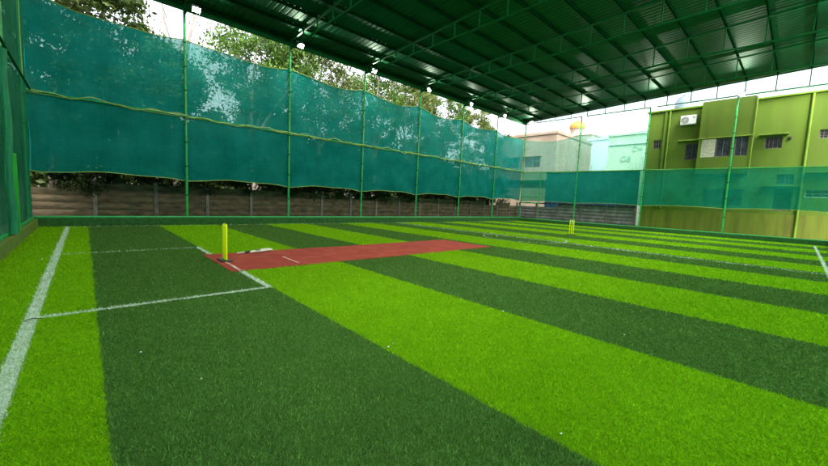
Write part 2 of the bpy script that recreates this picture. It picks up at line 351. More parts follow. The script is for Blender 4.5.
# ---------------------------------------------------------------- posts
def post_proto():
    t = thing('net_post', '', 'post')
    MB().tube([(0, 0, .02), (0, 0, 8.34)], .047, 14).build('pole', M['green'], t)
    MB().box((-.1, -.1, .0), (.1, .1, .02)).build('base_plate', M['green'], t)
    for z in (1.2, 2.35, 3.3, 4.2, 5.3, 6.2, 7.1):
        c = MB(); c.tube([(0, 0, z - .025), (0, 0, z + .025)], .0515, 12)
        c.tube([(-.10, -.05, z), (-.02, -.04, z)], .008, 6); c.tube([(.02, -.05, z + .02), (.11, -.06, z + .03)], .006, 6); c.build('net_clip', M['roofgreen'], t)
    return t
proto = post_proto()
def place(p, x, y, rz, label, group, first=[True]):
    o = p if first[0] else copy_tree(p); first[0] = False
    o.location = (x, y, 0); o.rotation_euler = (0, 0, rz); o['label'] = label; o['group'] = group; return o
desc = ['corner post where the left net meets the long net', 'green post rising beside the goal end, first from the left corner of the long side',
        'second green post from the left corner of the long side', 'third green post from the left corner of the long side', 'fourth green post from the left corner of the long side',
        'fifth green post from the left corner of the long side', 'green post just left of the far right corner post', 'green post in the far right corner where the two net sides meet']
for i, x in enumerate(PX): place(proto, x - (.16 if i == 0 else 0), YP + (.20 if i == 0 else 0), 0, desc[i], 'green steel posts holding the nets')
rdesc = [None, 'green post behind the far stumps, first right of the far corner', 'green post at the left edge of the lime green building', 'green post in front of the middle windows of the lime green building', None]
for i, y in enumerate(PY):
    if rdesc[i]: place(proto, XP, y, -math.pi / 2, rdesc[i], 'green steel posts holding the nets')
place(proto, XL - .12, 12.1, math.pi / 2, 'green post in the left net near the left edge of the picture', 'green steel posts holding the nets')

# horizontal rails halfway up
def rail(pts, label, r=.022, m='green'):
    o = MB().tube(pts, r, 8).build('net_rail', M[m], None, pts[0]); return tag(o, label, 'rail', 'rails halfway up the posts')
rail([(XL - .1, YP - .07, 4.30), (XP, YP - .07, 4.28)], 'thin green rail halfway up the long side net')
rail([(XP - .07, YP - .05, 4.24), (XP - .07, YN, 4.10)], 'green rail halfway up the right side in front of the lime green building')
rail([(XL - .05, YP - .05, 4.36), (XL - .05, YN, 4.28)], 'dark green rail running down the left net toward the camera', .03, 'roofgreen')

# ---------------------------------------------------------------- nets
def wob(a, b): return .5 * math.sin(a * 1.9 + math.sin(b * 1.3)) + .3 * math.sin(a * 4.3 + b * 2.1) + .2 * math.sin(b * 3.7 + a * .6)
def net(name, label, m, axis, c, s0, s1, zlo, zhi, knots, amp=.06, step=.22, nz=14, seed=0, ropes=(True, True), rr=.014):
    # axis 'x': the sheet runs along x at y = c
    loc = (s0, c, 0) if axis == 'x' else (c, s0, 0)
    t = thing(name, label, 'net', loc, group='dark green shade nets around the court')
    n = max(2, int(abs(s1 - s0) / step)); vs = []; top = []; bot = []
    P = (lambda s, d, z: (s, c + d, z)) if axis == 'x' else (lambda s, d, z: (c + d, s, z))
    for i in range(n + 1):
        s = s0 + (s1 - s0) * i / n
        ks = sorted(knots); k = max([q for q in ks if q <= s + 1e-6], default=ks[0] - 1); k2 = min([q for q in ks if q > s + 1e-6], default=ks[-1] + 1)
        u = (s - k) / (k2 - k) if k2 > k else 0; u = min(max(u, 0), 1); sag = 4 * u * (1 - u)
        a, b = zlo(s, sag), zhi(s, sag)
        for j in range(nz + 1):
            v = j / nz; z = a + (b - a) * v
            d = amp * (wob(s + seed, z) * (.4 + .6 * sag) + .5 * math.sin(math.pi * v) * sag)
            vs.append(P(s, d, z))
        bot.append(vs[-nz - 1]); top.append(vs[-1])
    fs = [(i * (nz + 1) + j, (i + 1) * (nz + 1) + j, (i + 1) * (nz + 1) + j + 1, i * (nz + 1) + j + 1) for i in range(n) for j in range(nz)]
    MB().add(vs, fs, True).build('mesh_fabric', m, t, loc)
    off = -.02 if c > 5 else .02
    sh = lambda q: [(p[0], p[1] + off, p[2]) if axis == 'x' else (p[0] + off, p[1], p[2]) for p in q]
    if ropes[0]: MB().tube(sh(bot), rr, 6).build('bottom_rope', M['rope'], t, loc)
    if ropes[1]: MB().tube(sh(top), rr, 6).build('top_rope', M['rope'], t, loc)
    return t
YNET = YP + .07
net('shade_net', 'upper tier of teal shade net along the long side with trees behind it', M['net_hi'], 'x', YNET, XL - .15, XP, lambda s, g: 4.27 + .02 * g + .03 * math.sin(s * 2.3) * g,
    lambda s, g: 7.28 + .22 * max(0, 1 - (s + 1.2) / 1.2) - .22 * g - .15 * max(0, (s - 13) / 15) + .05 * math.sin(s * 1.7), PX, .05, seed=2)
net('shade_net', 'lower darker tier of teal shade net along the long side above the plank wall', M['net_lo'], 'x', YNET + .02, XL - .15, XP, lambda s, g: 1.76 + .13 * g + .02 * math.sin(s * 3.1),
    lambda s, g: 4.37 - .06 * g + .04 * math.sin(s * 3.9) * g, PX, .06, seed=5)
# slack hank of border rope laced round the rail
lace = []
n = 520
for i in range(n + 1):
    s = XL + (XP - XL) * i / n; u = (s - XL) % 4.215 / 4.215
    lace.append((s, YP - .12 - .03 * math.sin(s * 5), 4.31 + .07 * math.sin(s * 2.6 + 1.5 * math.sin(s * .8)) * math.sin(math.pi * u) + .03 * math.sin(s * 7.3)))
tag(MB().tube(lace, .015, 5).build('lacing_rope', M['rope'], None, lace[0]), 'yellow green lacing rope wound loosely along the middle rail of the long side', 'rope')
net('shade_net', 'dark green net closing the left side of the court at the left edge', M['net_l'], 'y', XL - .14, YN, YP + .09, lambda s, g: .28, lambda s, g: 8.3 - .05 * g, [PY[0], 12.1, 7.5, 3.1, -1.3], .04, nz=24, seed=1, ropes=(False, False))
net('shade_net', 'band of green net across the lower part of the lime green building', M['net_r'], 'y', XP + .07, YN - .1, YP - .02, lambda s, g: 1.72 + .08 * g, lambda s, g: 4.22 - .13 * (YP - s) / 18, PY, .05, seed=8, rr=.011)
net('shade_net', 'thin upper net hanging over the pale buildings at the far right corner', M['net_r2'], 'y', XP + .075, 7.57, YP - .02, lambda s, g: 4.16, lambda s, g: 6.98 - .22 * g - .06 * math.sin(s), [16.85, 12.1, 7.55], .04, seed=4, ropes=(True, True), rr=.008)
net('shade_net', 'shade net closing the near side of the court behind the viewer', M['net_hi'], 'x', YN - .12, XL - .07, XP, lambda s, g: .3, lambda s, g: 7.2 - .15 * g, PX, .05, nz=8, step=.5, seed=6)
# bunched curtain and leaning pole by the left net
b = MB(); P = []
for i in range(26):
    z = .30 + i * (4.15 - .30) / 25; P.append((XL - .03 + .015 * math.sin(z * 3), 11.45 + .04 * math.sin(z * 2), z))
for k in range(6):
    a = k * math.pi / 3; b.tube([(p[0] + .035 * math.cos(a + p[2] * .5), p[1] + .06 * math.sin(a + p[2] * .5), p[2]) for p in P], [.045 - .015 * (i / 25) for i in range(26)], 8)
tag(b.build('gathered_net', noisy('gathered_net_fabric', (.004, .16, .07), (.008, .24, .10), 12, .8, bump=.5, stretch=(1, 1, .2)), None, (XL, 11.45, .3)), 'bundle of gathered green net hanging down from the left rail', 'net')
tag(MB().tube([(XL - .04, 12.45, .29), (XL - .02, 12.1, 2.05)], .04, 4, square=True).build('leaning_pole', M['limegreen'], None, (XL - .04, 12.45, .29)), 'short bright green pole leaning against the left net on the kerb', 'pole')
tag(MB().tube([(XL - .06, 15.2 + .03 * math.sin(z * 2), z) for z in np.linspace(4.4, 8.2, 20)], .010, 6).build('hanging_rope', M['rope'], None, (XL, 15.2, 4.4)), 'pale rope hanging down the left net near the far corner', 'rope')
# frame by the far right corner
g = thing('side_gate', 'narrow green pipe gate frame beside the far right corner post', 'gate', (XP - .12, 15.0, 0))
MB().tube([(XP - .12, 15.05, .25), (XP - .12, 15.05, 4.15)], .03, 8).build('upright', M['green'], g, g.location)
for z in (1.62, 2.13): MB().tube([(XP - .12, 15.08, z), (XP - .12, 16.8, z)], .03, 8).build('rung', M['green'], g, g.location)

# ---------------------------------------------------------------- roof
rf = thing('canopy_roof', 'huge dark green corrugated canopy roof over the whole court', 'roof', (XL, YP, 8.4))
per = .25; X0, X1 = XL - .45, XR + .75; xs = []; k = 0; x = X0
while x < X1:
    xs += [(x, 0), (x + .055, 0), (x + .075, .012), (x + .125, .012), (x + .145, 0)]; x += per
ys = [17.12, 12, 6, 0, -1.9]; vs = [(x, y, roofz(y) + .13 + dz) for y in ys for x, dz in xs]; n = len(xs)
fs = [(j * n + i, j * n + i + 1, (j + 1) * n + i + 1, (j + 1) * n + i) for j in range(len(ys) - 1) for i in range(n - 1)]
MB().add(vs, fs).build('corrugated_sheet', M['roof'], rf, rf.location)
# purlins (parts of the roof frame)
pys = [16.75 - 1.262 * i for i in range(15)]
for y in pys:
    MB().box((X0 + .1, y - .03, roofz(y) + .03), (X1 - .1, y + .03, roofz(y) + .125)).build('purlin', M['purlin'], rf, rf.location)
MB().box((X0, 17.0, roofz(17) - .02), (X1, 17.06, roofz(17) + .10)).build('eave_trim', M['roofgreen'], rf, rf.location)
tdesc = ['roof truss over the left net'] + ['green roof truss springing from the %s post along the long side' % ORD[i] for i in range(6)] + ['end roof truss open to the sky above the lime green building']
for i, x in enumerate(PX):
    end = i == 7; zb = 8.36 if end else 8.16; xx = x if not end else XP
    t = thing('roof_truss', tdesc[i], 'truss', (xx, YP, zb), group='green trusses under the canopy roof')
    L_ = t.location
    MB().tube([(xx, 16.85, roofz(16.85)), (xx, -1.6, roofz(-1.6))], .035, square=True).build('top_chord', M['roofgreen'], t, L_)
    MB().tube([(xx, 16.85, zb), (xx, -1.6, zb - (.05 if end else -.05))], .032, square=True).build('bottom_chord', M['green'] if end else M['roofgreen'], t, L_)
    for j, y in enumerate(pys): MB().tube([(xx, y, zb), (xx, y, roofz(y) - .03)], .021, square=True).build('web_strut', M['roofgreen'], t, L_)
    if end:
        for j in range(0, len(pys) - 1, 2): MB().tube([(xx + .06, pys[j], zb), (xx + .06, pys[j + 1], roofz(pys[j + 1]))], .010, 6).build('brace', M['frame'], t, L_)
MB().box((XL, YP - .04, 8.28), (XP, YP + .04, 8.38)).build('eave_beam', M['roofgreen'], rf, rf.location)
sh = MB().add([(XP + .12, 16.8, 8.38), (XP + .12, -1.6, 8.34), (XP + .12, -1.6, roofz(-1.6) + .1), (XP + .12, 16.8, roofz(16.8) + .1)], [(0, 1, 2, 3)])
tag(sh.build('gable_film', M['clear'], None, (XP + .12, 16.8, 8.4)), 'thin milky film closing the strip between the chords of the end truss', 'film')

# ---------------------------------------------------------------- floodlights
def lamp_proto():
    t = thing('floodlight', '', 'floodlight')
    MB().box((-.14, -.03, -.11), (.14, .05, .11), .012).build('housing', M['lampbody'], t)
    MB().add([(-.105, -.034, -.08), (.105, -.034, -.08), (.105, -.034, .08), (-.105, -.034, .08)], [(0, 1, 2, 3)]).build('lens', M['lamp'], t)
    v = MB(); v.box((-.145, -.075, -.11), (-.135, -.031, .11)); v.box((.135, -.075, -.11), (.145, -.031, .11)); v.box((-.134, -.075, .10), (.134, -.031, .11)); v.build('added_visor', M['lampbody'], t)  # side and top plates added to keep lamp light off the truss chords
    MB().tube([(-.155, .02, 0), (-.155, .16, .10), (.155, .16, .10), (.155, .02, 0)], .012, 6).build('bracket', M['lampbody'], t)
    return t
lp = lamp_proto(); lfirst = [True]
def lamp(x, y, z, rz, label):
    o = lp if lfirst[0] else copy_tree(lp); lfirst[0] = False
    o.location = (x, y, z); o.rotation_euler = (R(38), 0, rz); o['label'] = label; o['group'] = 'lit floodlights at the post tops'
for i, x in enumerate(PX[1:7]): lamp(x + .32, 16.5, 8.32, 0, 'lit white floodlight at the top of the %s post from the left corner' % ORD[i])
lamp(27.95, 16.1, 8.36, -math.pi / 2, 'lit white floodlight by the far right corner post')
lamp(27.95, 11.75, 8.32, -math.pi / 2, 'lit white floodlight above the far stumps')
lamp(27.95, 7.25, 8.28, -math.pi / 2, 'lit white floodlight near the left edge of the lime green building')
lamp(27.95, 2.95, 8.34, -math.pi / 2, 'lit white floodlight above the middle windows of the lime green building')

for i, x in enumerate(PX): lamp(x + .32, YN + .12, 8.9, math.pi, 'added unseen floodlight brightening the turf, %s along the near side behind the viewer' % ORD[i])  # unseen near-side lamps, added to brighten the turf
# ---------------------------------------------------------------- cricket things
def stumps(x, y, label):
    t = thing('stumps', label, 'stumps', (x, y, Z2))
    MB().box((-.10, -.19, .0), (.10, .19, .035), .010).build('base', M['black'], t)
    for s in (-.095, 0, .095):
        MB().lathe([(.019, .035), (.0215, .04), (.0215, .70), (.0205, .735), (.014, .745), (0, .746)], (0, s, 0), 14).build('stump', M['yellow'], t)
    for s in (-.048, .048): MB().lathe([(0, -.05), (.006, -.05), (.009, -.02), (.009, .02), (.006, .05), (0, .05)], (0, 0, 0), 8).build('bail', M['yellow'], t)
    for c in [c for c in t.children if c.name.startswith('bail')]:
        k = -1 if c == [q for q in t.children if q.name.startswith('bail')][0] else 1
        c.rotation_euler = (math.pi / 2, 0, 0); c.location = (0, k * .048, .752)
    return t
a = stumps(2.05, 7.80, 'neon yellow stumps on a black base at the near end of the red mat')
b = stumps(18.14, 7.80, 'neon yellow stumps standing on the turf far beyond the red mat')
for o in (a, b): o['group'] = 'sets of yellow cricket stumps'
b.location.z = .012
bt = thing('cricket_bat', 'pale wooden cricket bat lying on the red mat right of the near stumps', 'bat', (2.46, 8.42, .03), math.atan2(.36, 1.0))
q = []; prof = [(.30, .020, .022), (.36, .036, .030), (.42, .052, .040), (.60, .054, .050), (.80, .054, .056), (.90, .053, .040), (.945, .045, .026)]
bl = MB(); rings = []
for x, w_, th in prof: rings.append([(x, -w_, .012), (x, w_, .012), (x, w_, .022), (x, 0, .012 + th), (x, -w_, .022)])
v_ = [p for r_ in rings for p in r_]; f_ = [(i * 5 + j, i * 5 + (j + 1) % 5, (i + 1) * 5 + (j + 1) % 5, (i + 1) * 5 + j) for i in range(len(prof) - 1) for j in range(5)]
bl.add(v_, f_ + [(4, 3, 2, 1, 0), tuple(range(len(v_) - 5, len(v_)))]).build('blade', M['bat'], bt)
MB().tube([(0, 0, .03), (.14, 0, .03), (.31, 0, .032)], [.017, .015, .019], 10).build('handle', M['grip'], bt)
MB().tube([(.19, 0, .031), (.33, 0, .033)], [.0205, .024], 10).build('grip_band', M['black'], bt)
MB().add([(.46, -.045, .046), (.60, -.045, .050), (.60, -.006, .066), (.46, -.006, .058)], [(0, 1, 2, 3)]).build('sticker', M['fan'], bt)

# fallen petals and scraps on the turf
bits = [(.31, 3.69, .013), (2.07, 2.52, .012), (2.16, 2.55, .009), (3.98, 2.51, .016), (2.12, .87, .010), (6.6, 2.6, .014), (4.4, 1.2, .010), (-.28, 15.9, .05), (3.3, 12.2, .022), (7.9, 2.0, .013), (12.9, 8.69, .05), (-.62, 9.4, .02), (1.3, 4.9, .009), (.6, 2.9, .008)]
bl_ = ['pale petal on the dark stripe in the left foreground', 'larger pale petal of a close pair at the edge of the lime stripe', 'smaller pale petal of a close pair at the edge of the lime stripe', 'round white petal on the edge between the lime stripe and the next dark stripe',
       'pale petal low on the lime stripe near the bottom edge', 'pale petal on the second dark stripe right of the mat', 'pale petal on the lime stripe at lower right', 'pale scrap of leaf by the far end of the goal line', 'small pale petal on the lime stripe behind the bat',
       'pale petal far out on the right hand stripes', 'white scrap at the far side of the centre circle', 'pale scrap left of the goal line', 'tiny petal on the dark stripe below the box line', 'tiny petal on the lower left dark stripe']
for (x, y, s), lb in zip(bits, bl_):
    vv = [(s * math.cos(a) * random.uniform(.7, 1.2), s * math.sin(a) * random.uniform(.5, 1), .004 * math.sin(2 * a)) for a in np.linspace(0, 2 * math.pi, 9)[:-1]]
    o = MB().add(vv + [(p[0], p[1], p[2] - .002) for p in vv] + [(0, 0, s * .35)], [(i, (i + 1) % 8, 16) for i in range(8)] + [tuple(range(8, 16))[::-1]] + [(i, i + 8, (i + 1) % 8 + 8, (i + 1) % 8) for i in range(8)], True).build('fallen_petal', M['litter'])
    o.location = (x, y, .026); o.rotation_euler = (random.uniform(-.3, .3), random.uniform(-.3, .3), random.uniform(0, 6)); tag(o, lb, 'petal', 'petals fallen on the turf')
tag(MB().tube([(-.50, 5.2, .022), (-.43, 5.24, .03), (-.36, 5.22, .024)], [.003, .006, .003], 6).build('fallen_twig', M['twig']), 'thin dry twig lying across the white goal line', 'twig')

# ---------------------------------------------------------------- plank walls
def plank_wall(label, axis, c, s0, s1, step, h, mp, mpost, seed, cap=False):
    rr = random.Random(seed); loc = (s0, c, -.06) if axis == 'x' else (c, s0, -.06)
    t = thing('precast_wall', label, 'wall', loc); n = int(round((s1 - s0) / step))
    B = (lambda s, d, z: (s, c + d, z)) if axis == 'x' else (lambda s, d, z: (c + d, s, z))
    for i in range(n + 1):
        s = s0 + i * step; hh = h + rr.uniform(-.05, .16)
        MB().box(B(s - .065, -.075, -.06), B(s + .065, .075, hh), .01).build('wall_post', mpost, t, loc)
        if i == n: break
        m_ = MB(); z = -.06; nr = 6; ph = (h + .06) / nr
        for k in range(nr):
            if k == nr - 1 and rr.random() < .3: break
            z0, z1 = z + k * ph + .006, z + (k + 1) * ph - .006; jz = rr.uniform(-.008, .008)
            pr = [(0, .018), (.15, -.006), (.5, -.028), (.85, -.006), (1, .018)]; vs = []; ns = 8
            for u, d in pr:
                for q in range(ns + 1):
                    s_ = s + .065 + (step - .13) * q / ns
                    vs.append(B(s_, (d + jz + .004 * math.sin(q * 2 + k)) * (1), z0 + (z1 - z0) * u + jz * q / ns))
            fs = [(a * (ns + 1) + q, a * (ns + 1) + q + 1, (a + 1) * (ns + 1) + q + 1, (a + 1) * (ns + 1) + q) for a in range(4) for q in range(ns)]
            m_.add(vs, fs, True); m_.box(B(s + .066, .02, z0 - .0055), B(s + step - .066, .05, z1 + .0055))
        m_.build('plank_panel', mp, t, loc)
    if cap:
        m_ = MB()
        for q in range(int((s1 - s0) / .35)):
            s = s0 + q * .35; m_.box(B(s, -.09, h + rr.uniform(-.03, .0)), B(s + .35, .09, h + rr.uniform(.04, .12)))
        m_.build('capping', M['darkcap'], t, loc)
    return t
plank_wall('weathered brown precast plank wall standing behind the long side net', 'x', 18.6, -5.5, 30.3, 1.93, 1.55, M['plank'], M['plankpost'], 3)
plank_wall('grey precast wall with dark capping left of the lime green building', 'y', 30.5, 8.45, 18.5, 2.01, 1.60, M['greywall'], M['plankpost'], 9, True)
f_ = thing('metal_sheet_fence', 'blue corrugated sheet fence behind the grey precast wall', 'fence', (31.3, 8.6, 0))
m_ = MB(); q = []; y = 8.6; i = 0
while y < 16.2: q.append((31.3 + (.03 if i % 4 in (1, 2) else 0), y)); y += .07; i += 1
m_.add([(x, y, z) for z in (0, 4.45) for x, y in q], [(k, k + 1, len(q) + k + 1, len(q) + k) for k in range(len(q) - 1)]).build('sheet', M['blue'], f_, f_.location)
for y in (8.7, 11.2, 13.7, 16.1): MB().box((31.36, y - .04, 0), (31.44, y + .04, 4.4)).build('fence_post', M['frame'], f_, f_.location)
MB().box((31.26, 8.6, 4.43), (31.38, 16.2, 4.48)).build('top_rail', M['frame'], f_, f_.location)
hb = thing('metal_stand', 'small black metal H shaped stand above the end of the plank wall', 'stand', (24.7, 18.9, 1.4))
for s in (-.28, .28): MB().box((24.7 + s - .03, 18.85, 1.3), (24.7 + s + .03, 18.93, 1.98)).build('leg', M['black'], hb, hb.location)
MB().box((24.45, 18.86, 1.58), (24.95, 18.92, 1.66)).build('crossbar', M['black'], hb, hb.location)

# ---------------------------------------------------------------- buildings
def wall_holes(mb, xf, y0, y1, z0, z1, holes, th=.25):
    ys = sorted({y0, y1, *[h[0] for h in holes], *[h[1] for h in holes]}); zs = sorted({z0, z1, *[h[2] for h in holes], *[h[3] for h in holes]})
    V = {}; F = []
    def vid(k, x, y, z):
        key = (k, y, z)
        if key not in V: V[key] = (len(V), (x, y, z))
        return V[key][0]
    for a, b in zip(ys, ys[1:]):
        for c, d in zip(zs, zs[1:]):
            if any(h[0] <= a and b <= h[1] and h[2] <= c and d <= h[3] for h in holes): continue
            F.append((vid(0, xf, a, c), vid(0, xf, a, d), vid(0, xf, b, d), vid(0, xf, b, c)))
    for h in holes:
        for (a, c), (b, d) in (((h[0], h[2]), (h[1], h[2])), ((h[1], h[2]), (h[1], h[3])), ((h[1], h[3]), (h[0], h[3])), ((h[0], h[3]), (h[0], h[2]))):
            F.append((vid(0, xf, a, c), vid(0, xf, b, d), vid(1, xf + th, b, d), vid(1, xf + th, a, c)))
    vv = [None] * len(V)
    for i, p in V.values(): vv[i] = p
    mb.add(vv, F)
XB = 30.4
lb = thing('lime_building', 'lime green two storey building with stained walls on the right', 'building', (XB, -10, -.06)); LO = lb.location
H = dict(w1=(7.26, 7.72, 5.86, 6.48), w2=(5.02, 5.80, 4.98, 6.08), w6=(1.15, 1.90, 5.45, 6.15), w7=(-1.1, -.28, 5.86, 6.36), door=(.42, 1.24, 1.0, 3.16), fan=(.45, 1.2, 3.3, 3.9), w9=(-1.6, -.05, 2.55, 3.0), w10=(2.6, 4.6, 1.95, 3.0))
m_ = MB(); wall_holes(m_, XB, -26, 8.15, 1.55, 8.42, list(H.values())[:5] + [(.42, 1.24, 1.55, 3.16)] * 0 + [H['fan'], H['w9'], H['w10']] if False else [H['w1'], H['w2'], H['w6'], H['w7'], (.42, 1.24, 1.75, 3.16), H['fan'], H['w9'], H['w10']])
m_.add([(XB, 8.15, 1.55), (XB, 8.15, 8.42), (42, 8.15, 8.42), (42, 8.15, 1.55)], [(0, 1, 2, 3)])
m_.add([(XB, -26, 1.55), (42, -26, 1.55), (42, -26, 8.42), (XB, -26, 8.42)], [(0, 1, 2, 3)])
m_.add([(42, -26, 1.55), (42, 8.15, 1.55), (42, 8.15, 8.42), (42, -26, 8.42)], [(0, 1, 2, 3)])
m_.build('wall', M['limewall'], lb, LO)
MB().box((XB - .05, -26, -.06), (42, 8.12, 1.548)).build('plinth_wall', M['limedirty'], lb, LO, 'stained yellow green wall at ground level')
MB().box((XB - .14, -26, 8.422), (42.2, 8.25, 8.52)).build('roof_slab', M['limetrim'], lb, LO)
# projecting bay
m_ = MB(); xb = 29.75
m_.box((xb, 2.45, 3.95), (XB - .003, 5.0, 5.02)); m_.box((xb, 2.45, 6.20), (XB - .003, 5.0, 8.58)); m_.box((xb + .02, 2.452, 5.022), (xb + .16, 2.56, 6.198)); m_.box((xb + .02, 3.22, 5.022), (xb + .16, 3.36, 6.198)); m_.box((xb + .02, 4.86, 5.022), (xb + .16, 4.998, 6.198))
m_.build('bay', M['limewall'], lb, LO)
MB().box((xb - .10, 2.38, 6.205), (xb - .003, 5.06, 6.27)).build('drip_ledge', M['limeslab'], lb, LO)
MB().box((xb - .04, 2.36, 2 + 6.2), (xb, 2.445, 8.2)) and None
MB().tube([(xb - .02, 2.40, 3.2), (xb - .02, 2.40, 8.5)], .035, 8).build('drain_pipe', M['limetrim'], lb, LO)
def window(y0, y1, z0, z1, x=XB, pane='glass', bars=3, hb=0, bar='frame'):
    w = MB(); t_ = .045; X = x + .10
    w.box((X, y0, z0), (X + .05, y0 + t_, z1)); w.box((X, y1 - t_, z0), (X + .05, y1, z1)); w.box((X, y0 + t_, z0), (X + .05, y1 - t_, z0 + t_)); w.box((X, y0 + t_, z1 - t_), (X + .05, y1 - t_, z1))
    f = w.build('window', M[bar], lb, LO)
    g_ = MB()
    for i in range(1, bars): yy = y0 + (y1 - y0) * i / bars; g_.tube([(X - .01, yy, z0), (X - .01, yy, z1)], .010 if bars > 3 else .018, 6)
    for i in range(1, hb): zz = z0 + (z1 - z0) * i / hb; g_.tube([(X - .03, y0, zz), (X - .03, y1, zz)], .009, 6)
    if bars > 1 or hb > 1: g_.build('window_bars', M[bar], f)
    g2 = MB().box((X + .055, y0, z0), (X + .08, y1, z1)); p = g2.build('pane', M[pane], f)
    for c in f.children: c.location = (-LO[0], -LO[1], -LO[2])
window(*H['w1'], pane='dglass', bars=3, hb=4); window(*H['w2'], bars=2, hb=1); window(*H['w6'], pane='dglass', bars=4); window(*H['w7'], pane='dglass', bars=5, hb=3)
window(.42, 1.24, 1.75, 3.16, pane='dglass', bars=1); window(*H['fan'], bars=2, pane='glass'); window(*H['w9'], bars=5, hb=2, pane='glass', bar='tile'); window(*H['w10'], pane='dglass', bars=4)
window(2.58, 3.20, 5.03, 6.19, x=xb + .05, pane='glass', bars=2); window(3.38, 4.12, 5.03, 6.19, x=xb + .05, pane='glass', bars=2)
m_ = MB()
for i in range(6):
    for j in range(9): m_.box((xb + .06, 4.135 + i * .12, 5.03 + j * .129), (xb + .10, 4.245 + i * .12, 5.147 + j * .129), .006)
m_.build('tiled_panel', M['tile'], lb, LO, 'pale panel of small square tiles beside the bay windows')
for y0, y1, z in ((.92, 2.15, 6.22), (4.92, 6.2, 6.22), (.15, 1.75, 3.18), (-3, .0, 3.95)):
    MB().box((XB - .42, y0, z), (XB - .003, y1, z + .07)).build('sunshade', M['limeslab'], lb, LO)
MB().tube([(XB - .08, .12, 0), (XB - .08, .14, 8.4)], .06, 10).build('drain_pipe', M['limetrim'], lb, LO)
MB().tube([(XB - .07, 6.85, 1.6), (XB - .07, 6.85, 8.4)], .055, 10).build('drain_pipe', M['limetrim'], lb, LO)
MB().box((XB - .10, 7.02, 1.56), (XB - .003, 7.14, 8.4)).build('pilaster', M['limewall'], lb, LO)
MB().box((XB - .10, .78, 5.92), (XB + .02, .92, 6.08), .03).build('vent', M['dglass'], lb, LO)
ac = thing('air_conditioner', 'white air conditioner outdoor unit fixed high on the lime green wall', 'air conditioner', (XB - .2, 5.72, 7.25)); AO = ac.location
MB().box((XB - .42, 5.30, 7.30), (XB - .10, 6.16, 7.90), .02).build('casing', M['white'], ac, AO)
rg = MB()
for k in range(1, 7):
    r_ = .035 * k; rg.tube([(XB - .435, 5.90 + r_ * math.cos(a), 7.60 + r_ * math.sin(a)) for a in np.linspace(0, 2 * math.pi, 21)], .006, 5)
for k in range(8):
    a = k * math.pi / 4; rg.tube([(XB - .435, 5.90, 7.60), (XB - .435, 5.90 + .22 * math.cos(a), 7.60 + .22 * math.sin(a))], .005, 5)
rg.build('fan_grille', M['white'], ac, AO)
MB().tube([(XB - .422, 5.90, 7.60), (XB - .428, 5.90, 7.60)], [.225, .225], 24).build('fan_opening', M['fan'], ac, AO)
MB().box((XB - .425, 5.36, 7.70), (XB - .421, 5.50, 7.76)).build('badge', M['fan'], ac, AO)
for y in (5.45, 6.0): MB().box((XB - .44, y - .02, 7.25), (XB - .003, y + .02, 7.295)).build('bracket', M['frame'], ac, AO)
tk = thing('water_tank', 'grey blue water tank on the roof behind the lime green building', 'water tank', (36.5, 7.2, 8.52)); TO = tk.location
MB().lathe([(0, 0), (.75, 0), (.8, .1), (.8, .5), (.83, .55), (.8, .6), (.8, 1.1), (.83, 1.15), (.8, 1.2), (.75, 1.6), (.5, 1.9), (.3, 1.95), (.3, 2.05), (0, 2.05)], (36.5, 7.2, 8.9), 28).build('tank_body', M['tankblue'], tk, TO)
MB().box((35.7, 6.4, 8.52), (37.3, 8.0, 8.9)).build('tank_stand', M['limeslab'], tk, TO)

def far_building(name, label, m, x, y0, y1, h, wins=(), depth=8, parapet=.25, winmat='glass'):
    t = thing(name, label, 'building', (x, y0, -.06)); o = t.location
    w = MB(); wall_holes(w, x, y0, y1, -.06, h, [q[:4] for q in wins], .2)
    w.add([(x, y0, -.06), (x + depth, y0, -.06), (x + depth, y0, h), (x, y0, h)], [(0, 1, 2, 3)]); w.add([(x, y1, -.06), (x, y1, h), (x + depth, y1, h), (x + depth, y1, -.06)], [(0, 1, 2, 3)])
    w.add([(x + depth, y0, -.06), (x + depth, y1, -.06), (x + depth, y1, h), (x + depth, y0, h)], [(0, 1, 2, 3)])
    w.build('wall', m, t, o)
    MB().box((x - .12, y0 - .1, h + .002), (x + depth + .1, y1 + .1, h + parapet)).build('roof', m, t, o)
    for a, b, c, d in wins:
        f = MB().box((x + .12, a, c), (x + .16, b, d)).build('window', M[winmat], t, o)
        MB().box((x + .06, (a + b) / 2 - .03, c), (x + .115, (a + b) / 2 + .03, d)).build('mullion', M['frame'], f)
        for ch in f.children: ch.location = (-o[0], -o[1], -o[2])
        MB().box((x - .25, a - .15, d + .05), (x - .003, b + .15, d + .13)).build('sunshade', m, t, o)
    return t
far_building('cream_building', 'cream flat roofed building with two dark windows behind the far right corner', M['cream'], 36.5, 18.0, 26, 9.0, [(19.7, 21.6, 5.6, 6.7), (22.3, 23.9, 5.6, 6.7), (18.4, 24.2, 3.3, 4.1)], depth=9)
t = far_building('domed_building', 'pale cream building carrying an orange domed turret', M['cream2'], 50, 19.9, 33, 11.2, [], depth=9)
o = t.location
MB().box((50.5, 24.2, 11.46), (57, 32, 12.7)).build('upper_storey', M['cream2'], t, o)
MB().lathe([(.85, 0), (.85, .75), (.95, .8)], (50.9, 22.3, 11.46), 20).build('turret', M['cream2'], t, o)
MB().lathe([(.98, 0), (1.06, .25), (.95, .62), (.6, .95), (.2, 1.12), (0, 1.2)], (50.9, 22.3, 12.27), 24).build('dome', M['orange'], t, o)
far_building('pale_blue_building', 'pale blue block standing between the cream and the pale green buildings', M['paleblue'], 47, 16.4, 19.0, 9.8, [])
t = far_building('pale_green_building', 'pale green building with faded lettering left of the lime green one', M['palegreen'], 40, 9.4, 14.15, 8.8, [])
o = t.location
